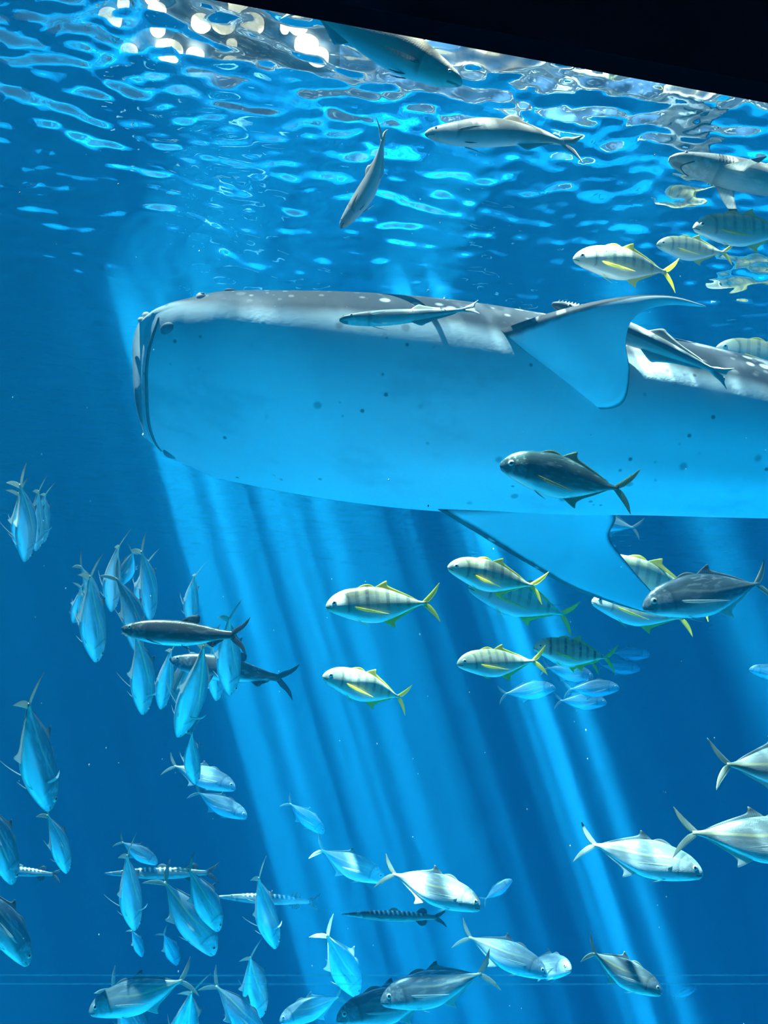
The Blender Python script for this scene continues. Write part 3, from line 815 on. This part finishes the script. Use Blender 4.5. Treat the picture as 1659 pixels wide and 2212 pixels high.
def kind_meshes(kind, bend):
    key = (kind, bend)
    if key in CACHE: return CACHE[key]
    if kind not in CACHE: CACHE[kind] = spec(kind)
    S = CACHE[kind]; B = Bend(bend); out = []
    def me(name, vf, mat):
        x = bpy.data.meshes.new(kind + '_' + name); x.from_pydata(B(vf[0]), [], vf[1]); x.update(); x.shade_smooth(); x.materials.append(mat); return x
    for name, vf, mat in S['parts']:
        out.append((name, me(name, vf, mat), []))
    u, z, r = S['eye']
    for sd in (1, -1):
        t, b, w = prof_at(S['prof'], u, S['dk'])
        y = w * math.sqrt(max(.1, 1 - (z / t) ** 2))
        ball = uv_ball((.5 - u, sd * (y - r * .18), z), (r, r * .60, r)); pup = uv_ball((.5 - u, sd * (y - r * .18 + r * .28), z), (r * .58, r * .42, r * .58), 10, 6)
        out.append(('eye', me('eye', ball, M_EYE), [('pupil', me('pupil', pup, M_PUP))]))
    CACHE[key] = out
    return out

SIZE = {'gold': .80, 'gold_bar': .80, 'olive': .85, 'jack': .75, 'steel': .80, 'jack_spread': .75, 'steel_spread': .80, 'tarpon': .95, 'barracuda': .95,
        'remora': .75, 'cobia': 1.2, 'reef_shark': 1.7}
NAMES = {'gold': 'golden_trevally', 'gold_bar': 'golden_trevally', 'olive': 'golden_trevally', 'jack': 'silver_trevally', 'steel': 'silver_trevally',
         'jack_spread': 'silver_trevally', 'steel_spread': 'silver_trevally', 'tarpon': 'tarpon', 'barracuda': 'barracuda', 'remora': 'remora', 'cobia': 'cobia', 'reef_shark': 'blacktip_shark'}
GROUP = {'golden_trevally': 'golden trevallies with yellow tails', 'silver_trevally': 'silver trevally school', 'tarpon': 'tarpons', 'barracuda': 'barred barracudas',
         'remora': 'remoras riding the whale shark', 'cobia': 'pale slender fish near the surface'}

def fish(kind, nose, tail, roll, phi, bend, label, size=1.0, depth=None):
    """nose and tail: where they show in the frame; phi: how far the nose turns away from (+) or towards (-) the viewer, degrees;
    the length of the kind then gives the distance"""
    (x1, y1), (x2, y2) = nose, tail
    L = SIZE[kind] * size
    pl = math.hypot(x1 - x2, y1 - y2) / FPX
    ph = math.radians(phi)
    if depth is None: depth = L * math.cos(ph) / pl
    half = 0.5 * pl * depth * math.tan(ph)
    for it in range(40):
        N = at(x1, y1, depth + half); T = at(x2, y2, depth - half)
        if max(N.z, T.z) < SURF - 0.12 - 0.12 * (N - T).length: break
        depth *= 0.98; half *= 0.98
    rot = frame_from(N, T, roll)
    nm = NAMES[kind]
    r = root_at(nm, (N + T) * 0.5, rot, (N - T).length)
    tag(r, label, 'shark' if kind == 'reef_shark' else 'fish', GROUP.get(nm))
    for name, me, subs in kind_meshes(kind, bend):
        o = bpy.data.objects.new(name, me); COL.objects.link(o); o.parent = r
        for sn, sm in subs:
            so = bpy.data.objects.new(sn, sm); COL.objects.link(so); so.parent = o
    DBG.append((nm, round((N - T).length, 2), round(depth, 1), label))
    return r
DBG = []

# ================================================================== everything that swims
# --- near the surface
fish('cobia', (999, 181), (600, -45), 18, -8, .25, 'pale grey fish diving out from under the black header edge')
fish('cobia', (918, 289), (1278, 274), 42, 6, -.3, 'cream slender fish with forked tail gliding left just under the surface')
fish('cobia', (735, 492), (884, 286), 48, 20, .45, 'white curved fish with its tail touching the surface', size=.85)
fish('reef_shark', (1445, 343), (1960, 462), 48, 4, .1, 'small shark with black fin tips at the right edge')
fish('gold', (1238, 557), (1478, 583), 20, 5, -.25, 'golden trevally, lowest of the three above the raised fin')
fish('gold', (1418, 527), (1585, 553), 18, 5, .2, 'golden trevally, smallest of the three above the raised fin')
fish('gold', (1497, 490), (1735, 505), 18, 5, .0, 'golden trevally cut by the right edge, below the small shark', size=.95)
# --- remoras on the whale shark, and fish close to it
fish('remora', (733, 691), (1036, 676), 38, -4, .1, 'grey remora clinging to the whale shark above its gills', size=1.2, depth=7.12)
fish('remora', (1193, 655), (1592, 812), 22, 3, -.1, 'pale remora with dark stripe, tail showing behind the raised fin', size=1.3, depth=7.34)
fish('gold', (1545, 752), (1790, 800), 22, 8, .0, 'golden trevally behind the spotted back at the right edge', depth=10.0)
fish('olive', (1080, 1002), (1374, 1066), 4, 4, .25, 'golden trevally with painted-in shade crossing in front of the whale shark belly', depth=6.3)
fish('steel', (1388, 1312), (1690, 1246), 8, -6, -.2, 'big dark trevally at the right edge, overlapping the far fin', size=1.05, depth=6.2)
fish('gold', (1272, 1218), (1545, 1296), -12, 8, .1, 'sunlit trevally back wedged between far fin and big dark trevally', depth=9.2)
fish('gold', (1278, 1297), (1504, 1346), 12, 10, .2, 'golden trevally under the big dark trevally, yellow tail hanging down', depth=8.9)
fish('jack', (1240, 1112), (1390, 1147), 10, 12, .2, 'tiny pale trevally just below the belly behind the far fin', depth=13)
# --- golden trevally school in the middle
fish('gold', (704, 1308), (955, 1303), 5, 4, .15, 'brightest golden trevally, alone in the light shaft mid frame', depth=6.2)
fish('gold', (697, 1459), (898, 1512), 6, -6, -.3, 'golden trevally directly below the brightest one, bars along its back', depth=6.6)
fish('gold', (967, 1223), (1176, 1272), 4, -4, .2, 'golden trevally, topmost of the pair at the far fin edge', depth=6.4)
fish('gold', (1012, 1266), (1254, 1330), 14, 10, -.25, 'golden trevally, lower of the pair at the far fin edge', depth=8.2)
fish('gold', (987, 1433), (1174, 1430), 6, -12, .3, 'golden trevally with plain yellow tail upright beside the barred one', depth=6.6)
fish('gold_bar', (1152, 1397), (1338, 1424), 4, 4, -.15, 'strongly barred golden trevally with bright yellow tail', depth=7.0)
fish('gold', (1165, 1404), (1303, 1440), 6, 12, .3, 'golden trevally half hidden behind the strongly barred one', depth=7.8)
# --- small far trevallies behind the school
fish('jack', (1200, 1486), (1076, 1499), 8, 8, .15, 'small far trevally, leftmost of the pale six below the barred one')
fish('jack', (1282, 1462), (1165, 1440), 8, 8, -.1, 'small far trevally right under the strongly barred one')
fish('jack', (1338, 1486), (1217, 1488), 8, 8, .1, 'small far trevally, middle of the right hand stack below the yellow tail')
fish('jack', (1311, 1518), (1197, 1512), 8, 8, .1, 'small far trevally, lowest of the pale six')
fish('jack', (1383, 1446), (1290, 1437), 8, 8, .0, 'small far trevally just right of the yellow tail')
fish('jack', (1404, 1415), (1312, 1410), 8, 8, .0, 'small far trevally, farthest right of the pale six')
fish('jack', (1618, 1446), (1730, 1462), 8, 8, .0, 'small bluish trevally cut by the right edge')
# --- silver trevallies, lower right
fish('jack', (1519, 1889), (1247, 1806), 14, -6, .25, 'silver trevally under the end of the widest light shaft')
fish('jack', (1800, 1832), (1456, 1786), 14, -4, .2, 'large silver trevally at the right edge, its tail over another fish')
fish('jack', (1840, 1650), (1515, 1660), 12, 4, -.2, 'silver trevally leaving at the right edge, topmost on that side')
fish('jack', (1430, 2146), (1249, 2046), 16, 0, -.2, 'silver trevally with thin dark tail near the lower right', depth=5.4)
fish('jack', (1182, 2108), (993, 2006), 16, 0, .25, 'silver trevally with its snout against a rounder head, lower middle')
fish('jack', (1234, 2094), (1128, 2078), 10, -55, .0, 'pale round fish head peeking out behind another snout', depth=8.6)
fish('jack', (1040, 1961), (822, 1868), 14, 0, .3, 'silver trevally with bright yellow line above the striped barracuda', depth=6.2)
fish('jack', (832, 1902), (668, 1829), 14, 4, -.2, 'silver trevally with its snout at the tail of the next')
fish('jack', (700, 1800), (617, 1726), 12, 10, .1, 'dim small trevally, first of the line slanting down to the right')
fish('jack', (1106, 1900), (1040, 1948), 10, 10, .0, 'small far bluish trevally heading up right', depth=15)
fish('jack', (1503, 2134), (1452, 2156), 10, 10, .0, 'faint tiny trevally deep in the lower right haze', depth=19)
# --- bottom row
fish('steel', (726, 2203), (975, 2130), 4, -8, -.1, 'large grey trevally, lower and nearer snout of the overlapping pair', depth=6.9)
fish('steel', (822, 2164), (1073, 2096), 4, -6, .2, 'large grey trevally with pale pectoral fin, upper of the overlapping pair', depth=6.5)
fish('jack', (604, 2206), (752, 2146), 4, 6, .1, 'dim blue trevally behind the overlapping pair, bottom middle', depth=9.8)
fish('jack', (192, 2186), (428, 2107), 2, 0, .1, 'bright silver trevally facing left at the bottom left')
fish('steel', (318, 2290), (250, 2116), 40, 25, .2, 'dark tailed trevally nosing out of the bottom edge, in front of the bright one')
fish('jack', (385, 2300), (409, 2110), 43, 30, -.1, 'cyan trevally diving out of the bottom edge beside the bright one')
fish('jack', (572, 2262), (463, 2108), 30, 15, .2, 'silver trevally diving at the bottom edge left of a steeper one')
fish('jack', (566, 2196), (524, 2040), 34, 30, -.15, 'two toned trevally standing on its snout at the bottom edge')
fish('jack', (772, 2150), (702, 2004), 20, 30, .1, 'pale trevally diving alone above the overlapping grey pair')
# --- barracudas
fish('barracuda', (738, 1974), (968, 1984), 4, 0, .15, 'barracuda with bright white bars and dark tail, lower middle', depth=7.0)
fish('barracuda', (466, 1936), (692, 1948), 6, 4, -.1, 'dull barracuda half hidden by a diving trevally')
fish('barracuda', (226, 1886), (480, 1886), 4, 4, .1, 'striped barracuda behind the crossing trevallies at the left')
fish('barracuda', (-55, 1872), (140, 1892), 4, 4, .1, 'barracuda at the left edge with only its rear half showing', depth=9.0)
# --- tarpons
fish('tarpon', (262, 1357), (549, 1378), 6, 2, .2, 'dark scaled tarpon with black forked tail and white jaw', depth=5.6)
fish('tarpon', (366, 1424), (640, 1467), 8, 8, -.2, 'dimmer tarpon behind the diving school, only its tail clear', depth=7.9)
# --- trevallies diving in a column on the left, bellies to the viewer
fish('jack_spread', (56, 1211), (58, 1026), 60, 38, .15, 'front cyan trevally of the upper left bundle of four', depth=7.2)
fish('jack', (46, 1190), (45, 1050), 43, 38, .1, 'left trevally of the upper left bundle of four', depth=7.8)
fish('jack', (80, 1188), (74, 1038), 60, 38, -.1, 'second from right in the upper left bundle of four', depth=7.7)
fish('jack_spread', (94, 1172), (84, 1044), 50, 38, -.2, 'rightmost trevally of the upper left bundle of four', depth=8.2)
fish('jack', (211, 1428), (180, 1212), 50, 32, -.1, 'longest cyan trevally diving left of the dark tarpon', depth=6.7)
fish('jack', (214, 1330), (176, 1206), 60, 38, .1, 'trevally tucked behind the longest diving one', depth=8.3)
fish('jack', (160, 1346), (184, 1262), 43, 38, .2, 'small trevally left of the longest diving one', depth=9.6)
fish('jack', (182, 1368), (176, 1272), 60, 38, .0, 'thin trevally squeezed between two divers', depth=9.2)
fish('jack', (243, 1319), (238, 1150), 60, 36, -.2, 'single slim trevally diving right of the longest one', depth=7.8)
fish('jack', (262, 1262), (300, 1178), 34, 36, .2, 'small tilted trevally with its tail to the upper right', depth=9.8)
fish('jack', (326, 1338), (312, 1170), 60, 36, .1, 'wide pale trevally, rightmost of three above the tarpon', depth=7.6)
fish('jack', (304, 1320), (316, 1190), 50, 36, -.1, 'pale trevally overlapped by the wide one above the tarpon', depth=8.4)
fish('steel', (300, 1410), (274, 1226), 55, 32, .3, 'dark tailed trevally passing behind the head of the tarpon', depth=7.4)
fish('jack', (416, 1352), (405, 1216), 55, 34, -.25, 'lone two toned trevally standing above the tarpon dorsal fin', depth=8.4)
fish('jack_spread', (312, 1541), (302, 1350), 51, 34, .1, 'cyan trevally with spread pectoral fin below the tarpon head', depth=7.3)
fish('jack', (350, 1530), (364, 1380), 60, 36, -.1, 'narrow trevally right of the one with the spread fin', depth=8.2)
fish('jack_spread', (388, 1591), (458, 1372), 56, 30, .1, 'widest bright cyan trevally below the tarpon belly', depth=6.3)
fish('jack', (376, 1516), (424, 1392), 43, 34, .1, 'trevally edge showing left of the widest cyan one', depth=8.4)
fish('jack', (470, 1512), (462, 1380), 50, 36, .1, 'slim trevally right of the widest cyan one', depth=8.6)
fish('jack', (500, 1500), (484, 1306), 47, 32, -.1, 'slim tall trevally crossing behind the tarpon tail', depth=7.4)
fish('jack', (424, 1692), (398, 1560), 50, 30, -.2, 'two toned trevally under the widest cyan one', depth=7.6)
fish('jack', (509, 1704), (356, 1642), 16, 4, .2, 'silver trevally heading right, upper of two beneath the divers')
fish('jack', (534, 1766), (410, 1706), 10, 0, -.2, 'bright small trevally heading right, lower of two beneath the divers')
fish('steel_spread', (110, 1748), (30, 1478), 47, 30, -.15, 'long dark trevally diving at the left edge', depth=5.8)
fish('jack', (146, 1884), (104, 1742), 52, 30, .1, 'trevally just below the snout of the long dark diver', depth=7.2)
fish('steel', (30, 1908), (-40, 1700), 40, 22, .1, 'grey trevally head at the left edge in front of a barracuda', depth=6.0)
fish('steel', (62, 2084), (-60, 1880), 30, 15, .1, 'grey trevally head at the left edge, lowest there', depth=5.4)
fish('jack_spread', (294, 2007), (260, 1820), 54, 28, -.1, 'trevally with both pectoral fins spread wide, lower left')
fish('jack', (340, 1866), (254, 1812), 10, 20, .1, 'dim trevally behind the one with both fins spread', depth=10.0)
fish('jack', (464, 2062), (346, 1884), 10, 14, .2, 'largest side on trevally slanting down across a barracuda')
fish('jack', (474, 2010), (404, 1860), 24, 20, .1, 'trevally edge tucked behind the largest slanting one', depth=7.6)
fish('jack_spread', (598, 2046), (537, 1870), 50, 24, -.15, 'slim trevally with one raised fin crossing the dull barracuda')
fish('jack', (308, 2066), (284, 2002), 40, 30, .1, 'faint trevally below the one with both fins spread', depth=13)
fish('jack', (384, 2084), (352, 2010), 20, 30, .1, 'faint trevally in the dim water left of the slanting one', depth=14)

# ================================================================== small things: seam and scuffs of the window, specks in the water, added glints over the tank
def on_pane(px, py, off=0.0):
    r = at(px, py, 1.0) - EYE
    n = RZ.to_3x3() @ Vector((0, 1, 0))
    return EYE + r * ((PANE + 0.015 - off) / r.dot(n))
def strip(name, pts, w, mat, parent):
    P = [on_pane(*p) for p in pts]; n = RZ.to_3x3() @ Vector((0, 1, 0))
    V = []; F = []
    k = len(P)
    for i, p in enumerate(P):
        d = (P[min(i + 1, k - 1)] - P[max(i - 1, 0)]).normalized(); s = d.cross(n).normalized()
        ww = w * (0.25 + 0.75 * math.sin(math.pi * (i + .5) / k)) * .5
        for a, b in ((-1, 0), (1, 0), (1, 1), (-1, 1)): V.append(tuple(p + s * ww * a + n * 0.002 * b))
    for i in range(k - 1):
        for j in range(4):
            F.append((4 * i + j, 4 * i + (j + 1) % 4, 4 * i + 4 + (j + 1) % 4, 4 * i + 4 + j))
    F += [(3, 2, 1, 0), (4 * k - 4, 4 * k - 3, 4 * k - 2, 4 * k - 1)]
    return mesh_obj(name, V, F, mat, parent, smooth=False)
for yy in (2106, 2125):
    strip('seam', [(-300, yy), (500, yy + 1), (1200, yy + 1), (2000, yy)], 0.0025, M_HAZE, win)
# drifting specks
m = Mat('drifting_speck'); M_SPECK = m.principled(m.mix(m.noise(m.pos(), 50), (.8, .82, .8), (.95, .95, .9)), .6)
vf = []
rr = np.random.RandomState(3)
for k in range(120):
    d = 2.6 + 4.5 * rr.rand()
    p = at(rr.uniform(-60, 1720), rr.uniform(250, 2260), d)
    r = (0.0008 + 0.0016 * rr.rand() ** 3) * d / 3
    vf.append(uv_ball(p, (r, r, r * 1.6), 6, 4))
V, F = join_parts(*vf)
o = mesh_obj('drifting_specks', V, F, M_SPECK)
tag(o, 'tiny white specks drifting in the water', 'specks', kind='stuff')

# added emitters and gantry above the water, standing in for sun glitter
LP = EYE + (at(480, 62, 1.0) - EYE) * (9.2 / ((at(480, 62, 1.0) - EYE).z))
m = Mat('glint_glow'); em = m.n('ShaderNodeEmission'); em.inputs[0].default_value = (1.0, .74, .45, 1); em.inputs[1].default_value = 4.5
m.t.links.new(em.outputs[0], m.out.inputs[0]); M_GLINT = m.mat
m = Mat('galvanised_steel'); M_STEEL = m.principled(m.mix(m.noise(m.pos(), 6, 4), (.10, .11, .12), (.18, .19, .20)), .5, .6)
glint_o = root_at('glint_bank', LP, Matrix.Identity(3), 1.0)
tag(glint_o, 'added warm discs above the water, standing in for sun glitter at the top', 'lamp')
lx, ly = 1.15, .6
rl = np.random.RandomState(8)
for bx, by, br in [(-1.0 + 2.0 * (k % 7) / 6 + .14 * rl.randn(), (-.4, -.02, .36)[k // 7] + .07 * rl.randn(), .05 + .11 * rl.rand() ** 1.5) for k in range(21)]:
    ring = [[(bx + r_ * math.cos(q), by + r_ * math.sin(q), z_) for q in np.linspace(0, 2 * math.pi, 20, endpoint=False)] for r_, z_ in ((br * .8, -.05), (br, -.02), (br, .045))]
    mesh_obj('lamp', *loft(ring), M_GLINT, glint_o)
mesh_obj('housing', *box(-lx - .08, lx + .08, -ly - .08, ly + .08, .05, .35), M_STEEL, glint_o, smooth=False)
for sd in (1, -1):
    mesh_obj('bracket', *box(sd * .7 - .04, sd * .7 + .04, -.04, .04, .35, 1.0), M_STEEL, glint_o, smooth=False)
g = join_parts(box(TX0 - .4, TX1 + .4, -.12, .12, 0, .3))
gp = [(x, y + (RZ.inverted() @ LP).y, z + LP.z + 1.0) for x, y, z in g[0]]
leg = join_parts((gp, g[1]), box(TX0 - .4, TX0 - .1, (RZ.inverted() @ LP).y - .15, (RZ.inverted() @ LP).y + .15, 10.4, LP.z + 1.0),
                 box(TX1 + .1, TX1 + .4, (RZ.inverted() @ LP).y - .15, (RZ.inverted() @ LP).y + .15, 10.4, LP.z + 1.0))
structure('trim_1', leg, M_STEEL, 'added steel gantry above the water, holding the made-up glints')
